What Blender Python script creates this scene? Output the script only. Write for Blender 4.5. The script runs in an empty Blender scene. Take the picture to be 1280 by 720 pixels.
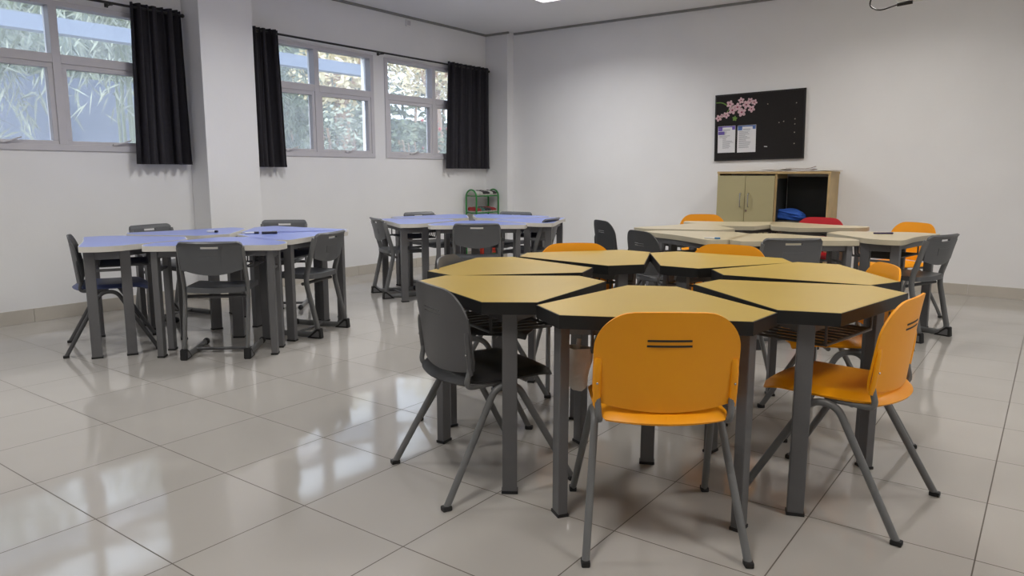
import bpy, bmesh, math, random
from mathutils import Vector, Matrix
random.seed(7)
PI = math.pi
SC = bpy.context.scene
COL = SC.collection
WX, WY, CZ = -6.6, 8.49, 3.09          # left wall, back wall, ceiling height
RX, FY = 1.9, -2.2                     # right wall, wall behind the camera

# ------------------------------------------------------------------ materials
def lin(c):
    return tuple((x/12.92 if x <= .04045 else ((x+.055)/1.055)**2.4) for x in c)
def mat(name, rgb, rough=.5, metal=0., spec=.5, noise=0., nscale=8., bump=0., bscale=60., coat=0.):
    m = bpy.data.materials.new(name); m.use_nodes = True
    nt = m.node_tree; b = nt.nodes['Principled BSDF']
    c = lin([v/255 for v in rgb])
    b.inputs['Base Color'].default_value = (*c, 1)
    b.inputs['Roughness'].default_value = rough
    b.inputs['Metallic'].default_value = metal
    b.inputs['Specular IOR Level'].default_value = spec
    b.inputs['Coat Weight'].default_value = coat
    tc = nt.nodes.new('ShaderNodeTexCoord')
    if noise:
        n = nt.nodes.new('ShaderNodeTexNoise'); n.inputs['Scale'].default_value = nscale; n.inputs['Detail'].default_value = 4
        nt.links.new(tc.outputs['Object'], n.inputs['Vector'])
        r = nt.nodes.new('ShaderNodeValToRGB')
        r.color_ramp.elements[0].position = .3; r.color_ramp.elements[1].position = .7
        r.color_ramp.elements[0].color = (*[max(0, x*(1-noise)) for x in c], 1)
        r.color_ramp.elements[1].color = (*[min(1, x*(1+noise)) for x in c], 1)
        nt.links.new(n.outputs['Fac'], r.inputs['Fac']); nt.links.new(r.outputs['Color'], b.inputs['Base Color'])
    if bump:
        n2 = nt.nodes.new('ShaderNodeTexNoise'); n2.inputs['Scale'].default_value = bscale
        nt.links.new(tc.outputs['Object'], n2.inputs['Vector'])
        bp = nt.nodes.new('ShaderNodeBump'); bp.inputs['Strength'].default_value = bump; bp.inputs['Distance'].default_value = .01
        nt.links.new(n2.outputs['Fac'], bp.inputs['Height']); nt.links.new(bp.outputs['Normal'], b.inputs['Normal'])
    return m

M = {}
M['wall'] = mat('white_paint', (238, 238, 239), .75, noise=.025, nscale=1.3, bump=.05, bscale=40)
M['ceiling'] = mat('ceiling_paint', (228, 228, 228), .85, noise=.015, nscale=1.)
M['cornice'] = mat('cornice_grey', (138, 138, 136), .7, noise=.05)
M['skirting'] = mat('skirting_tile', (196, 190, 180), .3, noise=.05, nscale=3.)
M['window_frame'] = mat('window_frame_white', (205, 203, 208), .4, noise=.02)
M['metal'] = mat('grey_powder_coat', (104, 104, 106), .42, noise=.04, nscale=12.)
M['metal_light'] = mat('grey_tube', (112, 113, 114), .38, noise=.04, nscale=12.)
M['metal_dark'] = mat('dark_grey_tube', (80, 80, 82), .42, noise=.05, nscale=12.)
M['rubber'] = mat('black_rubber', (32, 32, 33), .6, noise=.1, nscale=20.)
M['orange'] = mat('orange_plastic', (255, 168, 8), .42, noise=.03, nscale=6., bump=.02, bscale=300)
M['red'] = mat('red_plastic', (196, 26, 40), .42, noise=.03, nscale=6.)
M['charcoal'] = mat('charcoal_plastic', (84, 84, 86), .42, noise=.04, nscale=6., bump=.02, bscale=300)
M['darkshell'] = mat('dark_charcoal_plastic', (62, 63, 65), .45, noise=.04, nscale=6.)
M['greyshell'] = mat('mid_grey_plastic', (94, 96, 99), .42, noise=.04, nscale=6.)
M['blackpad'] = mat('black_vinyl_pad', (34, 34, 36), .5, noise=.1, nscale=10., bump=.05)
M['bluepad'] = mat('navy_blue_pad', (74, 84, 124), .45, noise=.08, nscale=10., bump=.05)
M['yellow_top'] = mat('yellow_laminate', (190, 160, 68), .34, noise=.06, nscale=2.2)
M['black_edge'] = mat('black_edge_band', (20, 20, 20), .5, noise=.1)
M['blue_top'] = mat('blue_laminate', (128, 144, 212), .3, noise=.04, nscale=2.)
M['white_edge'] = mat('off_white_edge_band', (222, 219, 212), .4, noise=.04, nscale=5.)
M['cream_top'] = mat('cream_laminate', (206, 192, 160), .3, noise=.04, nscale=2.5)
M['cream_edge'] = mat('cream_edge_band', (196, 187, 164), .4, noise=.05, nscale=5.)
M['curtain'] = mat('charcoal_curtain', (40, 38, 44), .85, noise=.15, nscale=30., bump=.1, bscale=400)
M['rod'] = mat('black_rod', (28, 27, 27), .4, noise=.05)
M['cab_beige'] = mat('cabinet_beige', (176, 167, 128), .5, noise=.03, nscale=4.)
M['cab_wood'] = mat('cabinet_tan_edge', (190, 164, 118), .5, noise=.08, nscale=9.)
M['cab_dark'] = mat('cabinet_dark_inside', (44, 46, 44), .7, noise=.1)
M['steel'] = mat('bright_steel', (190, 190, 188), .25, metal=1., noise=.03)
M['board'] = mat('black_felt_board', (30, 27, 27), .9, noise=.12, nscale=40., bump=.1, bscale=200)
M['board_edge'] = mat('board_black_frame', (24, 22, 22), .5, noise=.1)
M['paper'] = mat('white_paper', (228, 228, 232), .8, noise=.02)
M['paper_old'] = mat('faded_paper', (190, 182, 168), .8, noise=.08)
M['purple'] = mat('purple_print', (120, 100, 185), .8, noise=.25, nscale=30.)
M['blueprint'] = mat('blue_print', (92, 120, 180), .8, noise=.25, nscale=30.)
M['ink'] = mat('grey_ink', (120, 122, 130), .8, noise=.1)
M['petal'] = mat('pale_pink_petal', (214, 180, 188), .8, noise=.15, nscale=50.)
M['petal_dark'] = mat('dark_pink_heart', (140, 50, 78), .8, noise=.2)
M['stem'] = mat('green_stem', (112, 150, 70), .7, noise=.15)
M['bag'] = mat('blue_cloth', (42, 88, 176), .8, noise=.15, nscale=9., bump=.3, bscale=20)
M['green'] = mat('green_tube', (24, 128, 52), .4, noise=.06)
M['shoe_dark'] = mat('dark_shoe', (46, 44, 48), .6, noise=.15, nscale=20.)
M['shoe_white'] = mat('white_shoe', (205, 205, 200), .6, noise=.08, nscale=20.)
M['shoe_red'] = mat('red_shoe', (150, 40, 44), .6, noise=.15, nscale=20.)
M['shoe_teal'] = mat('teal_shoe', (60, 116, 104), .6, noise=.15, nscale=20.)
M['sole'] = mat('pale_sole', (180, 178, 170), .7, noise=.06)
M['basket'] = mat('red_basket', (186, 52, 30), .5, noise=.06)
M['cloth'] = mat('grubby_white_cloth', (214, 208, 200), .9, noise=.12, nscale=14., bump=.4, bscale=25)
M['pen_black'] = mat('black_marker', (26, 24, 40), .4, noise=.1)
M['pen_white'] = mat('white_pen', (220, 222, 224), .4, noise=.05)
M['pen_blue'] = mat('blue_pen', (40, 120, 180), .4, noise=.05)
M['pen_purple'] = mat('purple_pen', (58, 46, 92), .4, noise=.1)
M['proj'] = mat('projector_white', (206, 208, 200), .4, noise=.03)
M['cable'] = mat('black_cable', (24, 20, 18), .5, noise=.05)
M['book'] = mat('brown_book', (120, 84, 62), .7, noise=.1)
M['concrete'] = mat('pale_concrete', (108, 116, 136), .8, noise=.06, nscale=2.)
M['fascia'] = mat('pale_blue_concrete', (150, 160, 180), .8, noise=.04, nscale=2.)
M['earth'] = mat('garden_soil', (120, 112, 96), .9, noise=.2, nscale=3.)
M['leaf_pale'] = mat('pale_bamboo_leaf', (158, 164, 146), .6, noise=.3, nscale=3.)
M['leaf'] = mat('green_leaf', (112, 122, 98), .6, noise=.35, nscale=3.)
M['leaf_warm'] = mat('sun_tinted_leaf', (224, 212, 176), .6, noise=.25, nscale=3.)  # pale warm base colour carries the sunlight on the foliage
M['culm'] = mat('bamboo_culm', (120, 128, 96), .5, noise=.15)
M['bark'] = mat('tan_bark', (176, 150, 128), .8, noise=.25, nscale=6., bump=.4, bscale=20)
M['flower_red'] = mat('red_blossom', (206, 84, 88), .7, noise=.2)

def floor_mat():
    m = bpy.data.materials.new('polished_floor_tiles'); m.use_nodes = True
    nt = m.node_tree; N = nt.nodes; L = nt.links; b = N['Principled BSDF']
    g = N.new('ShaderNodeNewGeometry'); s = N.new('ShaderNodeSeparateXYZ'); L.new(g.outputs['Position'], s.inputs[0])
    def math_(op, a, v=None):
        n = N.new('ShaderNodeMath'); n.operation = op
        if isinstance(a, float): n.inputs[0].default_value = a
        else: L.new(a, n.inputs[0])
        if v is not None:
            if isinstance(v, float): n.inputs[1].default_value = v
            else: L.new(v, n.inputs[1])
        return n.outputs[0]
    gaps = []; ids = []
    for ax, off in (('X', -3.1031), ('Y', .58525)):
        t = math_('DIVIDE', math_('SUBTRACT', s.outputs[ax], off), .5)
        f = math_('FRACT', t); ids.append(math_('FLOOR', t))
        d = math_('MINIMUM', f, math_('SUBTRACT', 1., f))
        gaps.append(math_('LESS_THAN', d, .0042))
    grout = math_('MAXIMUM', gaps[0], gaps[1])
    cid = N.new('ShaderNodeCombineXYZ'); L.new(ids[0], cid.inputs[0]); L.new(ids[1], cid.inputs[1])
    wn = N.new('ShaderNodeTexWhiteNoise'); wn.noise_dimensions = '2D'; L.new(cid.outputs[0], wn.inputs['Vector'])
    no = N.new('ShaderNodeTexNoise'); no.inputs['Scale'].default_value = 2.5; no.inputs['Detail'].default_value = 5
    L.new(g.outputs['Position'], no.inputs['Vector'])
    mixv = math_('ADD', math_('MULTIPLY', wn.outputs['Value'], .35), math_('MULTIPLY', no.outputs['Fac'], .65))
    r = N.new('ShaderNodeValToRGB')
    r.color_ramp.elements[0].position = .2; r.color_ramp.elements[1].position = .8
    r.color_ramp.elements[0].color = (*lin([.69, .675, .655]), 1); r.color_ramp.elements[1].color = (*lin([.715, .70, .68]), 1)
    L.new(mixv, r.inputs['Fac'])
    mx = N.new('ShaderNodeMix'); mx.data_type = 'RGBA'
    L.new(grout, mx.inputs['Factor']); L.new(r.outputs['Color'], mx.inputs['A']); mx.inputs['B'].default_value = (*lin([.33, .30, .27]), 1)
    L.new(mx.outputs['Result'], b.inputs['Base Color'])
    L.new(math_('ADD', .075, math_('MULTIPLY', grout, .5)), b.inputs['Roughness'])
    b.inputs['Specular IOR Level'].default_value = .6
    n2 = N.new('ShaderNodeTexNoise'); n2.inputs['Scale'].default_value = 3.2; n2.inputs['Detail'].default_value = 1
    L.new(g.outputs['Position'], n2.inputs['Vector'])
    bp = N.new('ShaderNodeBump'); bp.inputs['Strength'].default_value = .10; bp.inputs['Distance'].default_value = .02
    hh = math_('SUBTRACT', n2.outputs['Fac'], math_('MULTIPLY', grout, .05))
    L.new(hh, bp.inputs['Height']); L.new(bp.outputs['Normal'], b.inputs['Normal'])
    return m
M['floor'] = floor_mat()

def glass_mat():
    m = bpy.data.materials.new('hazy_window_glass'); m.use_nodes = True
    nt = m.node_tree; N = nt.nodes; L = nt.links; N.remove(N['Principled BSDF'])
    out = N['Material Output']
    tr = N.new('ShaderNodeBsdfTransparent'); tr.inputs['Color'].default_value = (.93, .96, 1., 1)
    gl = N.new('ShaderNodeBsdfGlossy'); gl.inputs['Roughness'].default_value = .03
    tl = N.new('ShaderNodeBsdfTranslucent'); tl.inputs['Color'].default_value = (.80, .86, 1., 1)  # bluish milky mix imitates glare haze on the panes
    lw = N.new('ShaderNodeFresnel'); lw.inputs['IOR'].default_value = 1.3
    tc = N.new('ShaderNodeTexCoord'); n = N.new('ShaderNodeTexNoise'); n.inputs['Scale'].default_value = 2.; n.inputs['Detail'].default_value = 4
    L.new(tc.outputs['Object'], n.inputs['Vector'])
    mr = N.new('ShaderNodeMapRange'); mr.inputs['To Min'].default_value = .10; mr.inputs['To Max'].default_value = .24
    L.new(n.outputs['Fac'], mr.inputs['Value'])
    a = N.new('ShaderNodeMixShader'); L.new(mr.outputs['Result'], a.inputs[0]); L.new(tr.outputs[0], a.inputs[1]); L.new(tl.outputs[0], a.inputs[2])
    b = N.new('ShaderNodeMixShader'); L.new(lw.outputs[0], b.inputs[0]); L.new(a.outputs[0], b.inputs[1]); L.new(gl.outputs[0], b.inputs[2])
    L.new(b.outputs[0], out.inputs['Surface'])
    return m
M['glass'] = glass_mat()
def emit_mat(name, col, st):
    m = bpy.data.materials.new(name); m.use_nodes = True
    b = m.node_tree.nodes['Principled BSDF']
    b.inputs['Base Color'].default_value = (.9, .9, .9, 1)
    b.inputs['Emission Color'].default_value = (*col, 1); b.inputs['Emission Strength'].default_value = st
    return m
M['lamp'] = emit_mat('lamp_diffuser', (1, .97, .92), 6.)

# ------------------------------------------------------------------ mesh helpers
def obj(name, bm, m, parent=None, smooth=True, angle=40, loc=None):
    bm.normal_update()
    me = bpy.data.meshes.new(name); bm.to_mesh(me); bm.free()
    me.materials.append(M[m] if isinstance(m, str) else m)
    if smooth:
        for p in me.polygons: p.use_smooth = True
        me.set_sharp_from_angle(angle=math.radians(angle))
    o = bpy.data.objects.new(name, me); COL.objects.link(o)
    if parent is not None: o.parent = parent
    if loc is not None: o.location = loc
    return o
def tag(o, label, cat, group=None):
    o['label'] = label; o['category'] = cat
    if group: o['group'] = group
    return o
def struct(o):
    o['kind'] = 'structure'; return o
def thing(name, label, cat, loc=(0, 0, 0), rz=0., group=None):
    o = bpy.data.objects.new(name, None); COL.objects.link(o)
    o.empty_display_size = .1
    o.location = loc; o.rotation_euler = (0, 0, rz)
    return tag(o, label, cat, group)
def copy_tree(o, parent=None):
    c = o.copy(); COL.objects.link(c)
    if parent is not None: c.parent = parent
    for ch in list(o.children): copy_tree(ch, c)
    return c
def place(proto, used, label, loc, rz, group=None):
    if proto.name not in used:
        used.add(proto.name); o = proto
    else: o = copy_tree(proto)
    o.location = loc; o.rotation_euler = (0, 0, rz); o['label'] = label
    if group: o['group'] = group
    return o
def B(): return bmesh.new()
def box(bm, c, s, rz=0., bevel=0., rot=None):
    m = Matrix.Translation(c) @ (rot if rot is not None else Matrix.Rotation(rz, 4, 'Z')) @ Matrix.Diagonal((*s, 1))
    r = bmesh.ops.create_cube(bm, size=1., matrix=m)
    if bevel:
        es = list({e for v in r['verts'] for e in v.link_edges})
        bmesh.ops.bevel(bm, geom=es, offset=bevel, segments=2, affect='EDGES', profile=.6)
    return bm
def prism(bm, poly, z0, z1, bevel=0.):
    bot = [bm.verts.new((x, y, z0)) for x, y in poly]; top = [bm.verts.new((x, y, z1)) for x, y in poly]
    n = len(poly)
    fb = bm.faces.new(bot[::-1]); ft = bm.faces.new(top)
    for i in range(n): bm.faces.new((bot[i], bot[(i+1) % n], top[(i+1) % n], top[i]))
    if bevel:
        es = list(ft.edges) + list(fb.edges)
        bmesh.ops.bevel(bm, geom=es, offset=bevel, segments=2, affect='EDGES')
    return bm
def ring(bm, po, pi, z0, z1):
    n = len(po)
    a = [bm.verts.new((*p, z0)) for p in po]; b = [bm.verts.new((*p, z1)) for p in po]
    c = [bm.verts.new((*p, z0)) for p in pi]; d = [bm.verts.new((*p, z1)) for p in pi]
    for i in range(n):
        j = (i+1) % n
        bm.faces.new((a[i], a[j], b[j], b[i])); bm.faces.new((b[i], b[j], d[j], d[i]))
        bm.faces.new((d[i], d[j], c[j], c[i])); bm.faces.new((c[i], c[j], a[j], a[i]))
    return bm
def fillet(pts, r, n=5):
    pts = [Vector(p) for p in pts]; out = [pts[0]]
    for i in range(1, len(pts)-1):
        p, q, s = pts[i-1], pts[i], pts[i+1]
        d1, d2 = (p-q), (s-q)
        k = min(r, d1.length*.48, d2.length*.48)
        a = q + d1.normalized()*k; b = q + d2.normalized()*k
        for t in range(n+1):
            u = t/n; out.append(a*(1-u)**2 + q*2*u*(1-u) + b*u*u)
    out.append(pts[-1]); return out
def tube(bm, pts, r, seg=10, ry=None, side=None, caps=True):
    """swept tube; r half-width across `side`, ry half-width along the other axis"""
    pts = [Vector(p) for p in pts]; ry = ry or r
    rings = []; prev = None
    for i, p in enumerate(pts):
        t = (pts[min(i+1, len(pts)-1)] - pts[max(i-1, 0)]).normalized()
        if side is not None: u = Vector(side)
        elif prev is None: u = Vector((0, 0, 1)) if abs(t.z) < .9 else Vector((1, 0, 0))
        else: u = prev
        u = (u - t*u.dot(t)).normalized(); prev = u
        w = t.cross(u)
        rings.append([bm.verts.new(p + u*math.cos(2*PI*k/seg)*r + w*math.sin(2*PI*k/seg)*ry) for k in range(seg)])
    for a, b in zip(rings, rings[1:]):
        for k in range(seg): bm.faces.new((a[k], a[(k+1) % seg], b[(k+1) % seg], b[k]))
    if caps: bm.faces.new(rings[0][::-1]); bm.faces.new(rings[-1])
    return bm
def grid(bm, f, us, vs, thick, skip=None):
    V = [[bm.verts.new(f(u, v)) for u in us] for v in vs]
    fs = []
    for j in range(len(vs)-1):
        for i in range(len(us)-1):
            if skip and skip((us[i]+us[i+1])/2, (vs[j]+vs[j+1])/2): continue
            fs.append(bm.faces.new((V[j][i], V[j][i+1], V[j+1][i+1], V[j+1][i])))
    bm.normal_update()
    bmesh.ops.solidify(bm, geom=fs, thickness=thick)
    bmesh.ops.recalc_face_normals(bm, faces=bm.faces)
    return bm
def ellipsoid(bm, c, s, seg=12, rot=None):
    m = Matrix.Translation(c) @ (rot or Matrix.Identity(4)) @ Matrix.Diagonal((*s, 1))
    bmesh.ops.create_uvsphere(bm, u_segments=seg, v_segments=max(6, seg//2+2), radius=1., matrix=m); return bm
def cyl(bm, p, q, r, seg=12): return tube(bm, [p, q], r, seg)
def lin_s(a, b, n): return [a+(b-a)*i/(n-1) for i in range(n)]

# ------------------------------------------------------------------ the room
def wall_rects(name, y0, y1, z0, z1, x0, x1, holes):
    """left wall slab cut by rectangular holes (y0,y1,z0,z1)"""
    bm = B(); ys = sorted({y0, y1, *[h[0] for h in holes], *[h[1] for h in holes]}); zs = sorted({z0, z1, *[h[2] for h in holes], *[h[3] for h in holes]})
    for a, b in zip(ys, ys[1:]):
        for c, d in zip(zs, zs[1:]):
            my, mz = (a+b)/2, (c+d)/2
            if any(h[0] < my < h[1] and h[2] < mz < h[3] for h in holes): continue
            box(bm, ((x0+x1)/2, my, mz), (x1-x0, b-a, d-c))
    bmesh.ops.remove_doubles(bm, verts=bm.verts, dist=1e-5)
    seen = {}
    for f in bm.faces: seen.setdefault(tuple(sorted(v.index for v in f.verts)), []).append(f)
    bm.verts.index_update(); seen = {}
    for f in bm.faces: seen.setdefault(tuple(sorted(v.index for v in f.verts)), []).append(f)
    bmesh.ops.delete(bm, geom=[f for l in seen.values() if len(l) > 1 for f in l], context='FACES_ONLY')
    return struct(obj(name, bm, 'wall', smooth=False))
WIN = [(1.90, 3.64), (4.55, 6.215), (6.395, 8.12)]
WZ0, WZ1 = 1.375, 2.555
struct(obj('floor', box(B(), ((WX+RX)/2, (WY+FY)/2, -.05), (RX-WX+.5, WY-FY+.5, .1)), 'floor', smooth=False))
struct(obj('ceiling', box(B(), ((WX+RX)/2, (WY+FY)/2, CZ+.05), (RX-WX+.5, WY-FY+.5, .1)), 'ceiling', smooth=False))
wall_rects('wall_left', FY-.2, WY+.2, 0, CZ, WX-.2, WX, [(a, b, WZ0, WZ1) for a, b in WIN])
struct(obj('wall_back', box(B(), ((WX+RX)/2, WY+.1, CZ/2), (RX-WX, .2, CZ)), 'wall', smooth=False))
struct(obj('wall_right', box(B(), (RX+.1, (WY+FY)/2, CZ/2), (.2, WY-FY+.4, CZ)), 'wall', smooth=False))
struct(obj('wall_front', box(B(), ((WX+RX)/2, FY-.1, CZ/2), (RX-WX, .2, CZ)), 'wall', smooth=False))
struct(obj('wall_pillar', box(B(), (WX+.14, 4.145, CZ/2), (.28, .55, CZ), bevel=.004), 'wall', smooth=False))
struct(obj('wall_corner', box(B(), (WX+.19, WY-.07, CZ/2), (.38, .14, CZ), bevel=.004), 'wall', smooth=False))
def skirting(name, segs):
    bm = B()
    for (a, b, nrm) in segs:                       # tiles 0.5 m long with a thin joint
        a, b, nrm = Vector((*a, 0)), Vector((*b, 0)), Vector((*nrm, 0)); d = b-a; n = max(1, round(d.length/.5)); st = d/n
        for i in range(n):
            c = a + st*(i+.5) + nrm*.005 + Vector((0, 0, .055))
            ang = math.atan2(d.y, d.x)
            box(bm, c, (st.length-.003, .01, .11), rz=ang, bevel=.0015)
    return struct(obj(name, bm, 'skirting', smooth=False))
skirting('baseboard_left', [((WX, -1.9), (WX, 3.87), (1, 0)), ((WX+.28, 3.87), (WX+.28, 4.42), (1, 0)), ((WX, 3.87), (WX+.28, 3.87), (0, -1)), ((WX, 4.42), (WX, 8.35), (1, 0)), ((WX, 8.35), (WX+.38, 8.35), (0, -1))])
skirting('baseboard_back', [((-6.22+.02, WY), (RX, WY), (0, -1))])
bm = B()
box(bm, (WX+.015, (3.87+FY)/2, CZ-.012), (.03, 3.87-FY, .024)); box(bm, (WX+.015, (4.42+8.35)/2, CZ-.012), (.03, 8.35-4.42, .024))
box(bm, (WX+.28+.015, 4.145, CZ-.012), (.03, .61, .024)); box(bm, (WX+.19+.015, 8.35-.015, CZ-.012), (.41, .03, .024))
struct(obj('trim_1', bm, 'cornice', smooth=False))
struct(obj('trim_2', box(B(), ((-6.2+RX)/2, WY-.015, CZ-.012), (RX+6.2, .03, .024)), 'cornice', smooth=False))

def window(n, y0, y1):
    w = bpy.data.objects.new('window_%d' % n, None); COL.objects.link(w); struct(w); w.location = (WX, (y0+y1)/2, WZ0)
    X = 0.; yc = (y0+y1)/2
    def bar(bm, a, b, c, d, x0=-.10, x1=.012): box(bm, ((x0+x1)/2, (a+b)/2-yc, (c+d)/2-WZ0), (x1-x0, b-a, d-c), bevel=.003)
    bm = B(); t = .05
    ym = y0 + (y1-y0)/2
    bar(bm, y0, y1, WZ0, WZ0+t); bar(bm, y0, y1, WZ1-t+.01, WZ1)
    bar(bm, y0, y0+t, WZ0+t, WZ1-t+.01); bar(bm, y1-t, y1, WZ0+t, WZ1-t+.01)
    bar(bm, ym-.032, ym+.032, WZ0+t, WZ1-t+.01)
    bar(bm, y0+t, ym-.032, 2.07, 2.142); bar(bm, ym+.032, y1-t, 2.07, 2.142)
    obj('window_frame', bm, 'window_frame', w, smooth=False)
    for a, b in ((y0+t, ym-.032), (ym+.032, y1-t)):
        bm = B(); s = .04
        bar(bm, a, b, WZ0+t, WZ0+t+.03, -.06, .004); bar(bm, a, b, 2.03, 2.07, -.06, .004)
        bar(bm, a, a+s, WZ0+t+.03, 2.03, -.06, .004); bar(bm, b-s, b, WZ0+t+.03, 2.03, -.06, .004)
        sa = obj('sash', bm, 'window_frame', w, smooth=False)
        bm = B(); box(bm, (-.045, (a+b)/2-yc, (WZ0+t+.03+2.03)/2-WZ0), (.006, b-a-2*s, 2.03-WZ0-t-.03)); obj('pane', bm, 'glass', sa, smooth=False)
        bm = B(); box(bm, (.012, (a+b)/2-yc, .06), (.02, .07, .018), bevel=.004)
        tube(bm, fillet([(.02, (a+b)/2-yc, .062), (.035, (a+b)/2-yc+.03, .07), (.035, (a+b)/2-yc+.11, .10)], .02), .006, 8); obj('stay_handle', bm, 'window_frame', sa)
        bm = B(); box(bm, (-.07, (a+b)/2-yc, (2.142+WZ1-t+.01)/2-WZ0), (.006, b-a, WZ1-t+.01-2.142)); obj('pane', bm, 'glass', w, smooth=False)
for i, (a, b) in enumerate(WIN): window(i+1, a, b)

# curtains and rods
def curtain(label, yt0, yt1, yb0, yb1, z0, z1, folds):
    yc = (yb0+yb1)/2
    def f(u, v):
        a = yt0+(yt1-yt0)*u; b = yb0+(yb1-yb0)*u
        amp = .030+.012*math.sin(7*u+2)
        y = b+(a-b)*v + .006*math.sin(folds*2*PI*u*1.5+1)
        return Vector((amp*math.sin(folds*2*PI*u)+.008*math.sin(folds*3.3*PI*u + 2*v), y-yc, z0+(z1-z0)*v-z0))
    bm = grid(B(), f, lin_s(0, 1, folds*10+1), lin_s(0, 1, 15), .003)
    r = thing('curtain', label, 'curtain', (WX+.085, yc, z0), 0, 'dark curtains at the windows')
    obj('curtain_panel', bm, 'curtain', r, angle=70)
    hem = grid(B(), lambda u, v: f(u, v)+Vector((.004, 0, 0)), lin_s(0, 1, folds*10+1), [0, .02], .003); obj('hem', hem, 'curtain', r, angle=70)
    return r
curtain('dark charcoal curtain at the left window, beside the white pillar', 3.35, 3.82, 3.31, 3.84, 1.272, 2.635, 7)
curtain('narrow dark curtain just right of the white pillar', 4.50, 4.835, 4.50, 4.885, 1.256, 2.62, 6)
curtain('wide dark curtain at the room corner, above the green rack', 7.44, 8.31, 7.385, 8.31, 1.256, 2.625, 10)
def rod(label, y0, y1, z, posts):
    r = thing('curtain_rod', label, 'curtain rod', (WX+.085, (y0+y1)/2, z), 0, 'black curtain rods'); yc = (y0+y1)/2
    obj('rod', cyl(B(), (0, y0-yc, 0), (0, y1-yc, 0), .011), 'rod', r)
    for p in posts:
        bm = B(); box(bm, (-.08, p-yc, 0), (.01, .03, .05), bevel=.002); box(bm, (-.04, p-yc, -.012), (.08, .012, .012)); box(bm, (0, p-yc, -.012), (.028, .02, .014)); obj('bracket', bm, 'rod', r, smooth=False)
    for p in (y0, y1): obj('finial', ellipsoid(B(), (0, p-yc, 0), (.017, .02, .017)), 'rod', r)
rod('black curtain rod above the left window, left of the pillar', 1.4, 3.83, 2.597, (1.7, 3.2))
rod('long black curtain rod above the two windows right of the pillar', 4.47, 8.31, 2.588, (4.6, 6.3, 8.0))
bm = B(); box(bm, (.008, 0, 0), (.016, .085, .085), bevel=.004)
o = thing('junction_box', 'small white cover plate high on the left wall under the ceiling', 'wall plate', (WX, 6.82, 3.01))
obj('plate', bm, 'wall', o, smooth=False); obj('blank_cover', box(B(), (.018, 0, 0), (.006, .055, .055), bevel=.002), 'window_frame', o, smooth=False)

# ceiling lamps
LAMPS = [(-4.51, 6.81), (-1.3, 6.81), (-4.51, 4.0), (-1.3, 4.0), (-4.51, 1.0), (-1.3, 1.0), (1.0, 5.4), (1.0, 2.4)]
LW = 26.
for i, (x, y) in enumerate(LAMPS):
    seen = i == 0
    nm = 'ceiling_light'
    r = thing(nm, 'lit white ceiling light whose lower edge shows at the top' if seen else 'square white ceiling light panel out of the photograph', 'ceiling light', (x, y, CZ), 0, 'ceiling lights')
    bm = B(); ring(bm, [(-.3, -.3), (.3, -.3), (.3, .3), (-.3, .3)], [(-.27, -.27), (.27, -.27), (.27, .27), (-.27, .27)], -.03, 0.)
    obj('frame', bm, 'window_frame', r, smooth=False)
    obj('diffuser', box(B(), (0, 0, -.012), (.54, .54, .012)), 'lamp', r, smooth=False)
    ld = bpy.data.lights.new('ceiling_lamp', 'AREA'); ld.shape = 'SQUARE'; ld.size = .5; ld.energy = LW*(.45 if x > 0 else .60 if x > -2 else .84 if y < 5 else 1.); ld.color = (1., .96, .90) if x > -2 else (1., .985, .96); ld.spread = math.radians(150)
    lo = bpy.data.objects.new('lamp', ld); COL.objects.link(lo); lo.parent = r; lo.location = (0, 0, -.035)

# ------------------------------------------------------------------ desks
def hexv(a, b):
    p = Vector((0, 0)); V = [p.copy()]; ang = 0
    for i in range(5):
        L = a if i % 2 == 0 else b
        p = p + Vector((math.cos(ang), math.sin(ang)))*L; V.append(p.copy()); ang += PI/3
    c = sum(V, Vector((0, 0)))/6
    return [v-c for v in V]
def inset(V, d):
    # hexagon with 120 degree corners moved inward by d
    out = []
    for v in V: out.append(v - v.normalized()*d*1.0)
    return out
def frame_axes(V):
    """midpoint, direction, inward normal of the three short edges"""
    r = []
    for i in (1, 3, 5):
        p, q = V[i], V[(i+1) % 6]; d = (q-p).normalized(); r.append(((p+q)/2, d, Vector((-d.y, d.x))))
    return r
def leg_box(r, c, ang, w, t, h, m='metal', foot=True):
    o = obj('leg', box(B(), (0, 0, h/2), (w, t, h), bevel=.004), m, r, smooth=False); o.location = (c.x, c.y, 0); o.rotation_euler = (0, 0, ang)
    if foot: obj('foot_cap', box(B(), (0, 0, .006), (w+.006, t+.006, .012), bevel=.002), 'rubber', o, smooth=False)
    return o
def rails(r, pts, z0, z1, t=.022, name='apron', m='metal'):
    for p, q in pts:
        d = q-p; bm = box(B(), ((p.x+q.x)/2, (p.y+q.y)/2, (z0+z1)/2), (d.length, t, z1-z0), rz=math.atan2(d.y, d.x), bevel=.002)
        obj(name, bm, m, r, smooth=False)
def rack(r, z, hw, y0, y1, n=9):
    """wire book rack hung under the desk top, open to the long edge (local -y)"""
    bm = B()
    for y in (y0, y1): cyl(bm, (-hw, y, z), (hw, y, z), .006, 8)
    for x in lin_s(-hw, hw, n):
        k = 1-.35*0
        tube(bm, fillet([(x, y0, z), (x, y1, z), (x, y1+.01, z+.085)], .02, 3), .005, 8)
    for s in (-1, 1):
        tube(bm, fillet([(s*hw, y0, z+.09), (s*hw, y0, z), (s*hw, y1, z)], .015, 3), .006, 8)
    cyl(bm, (-hw, y1+.01, z+.085), (hw, y1+.01, z+.085), .006, 8)
    return obj('book_rack', bm, 'metal_dark', r)
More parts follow.
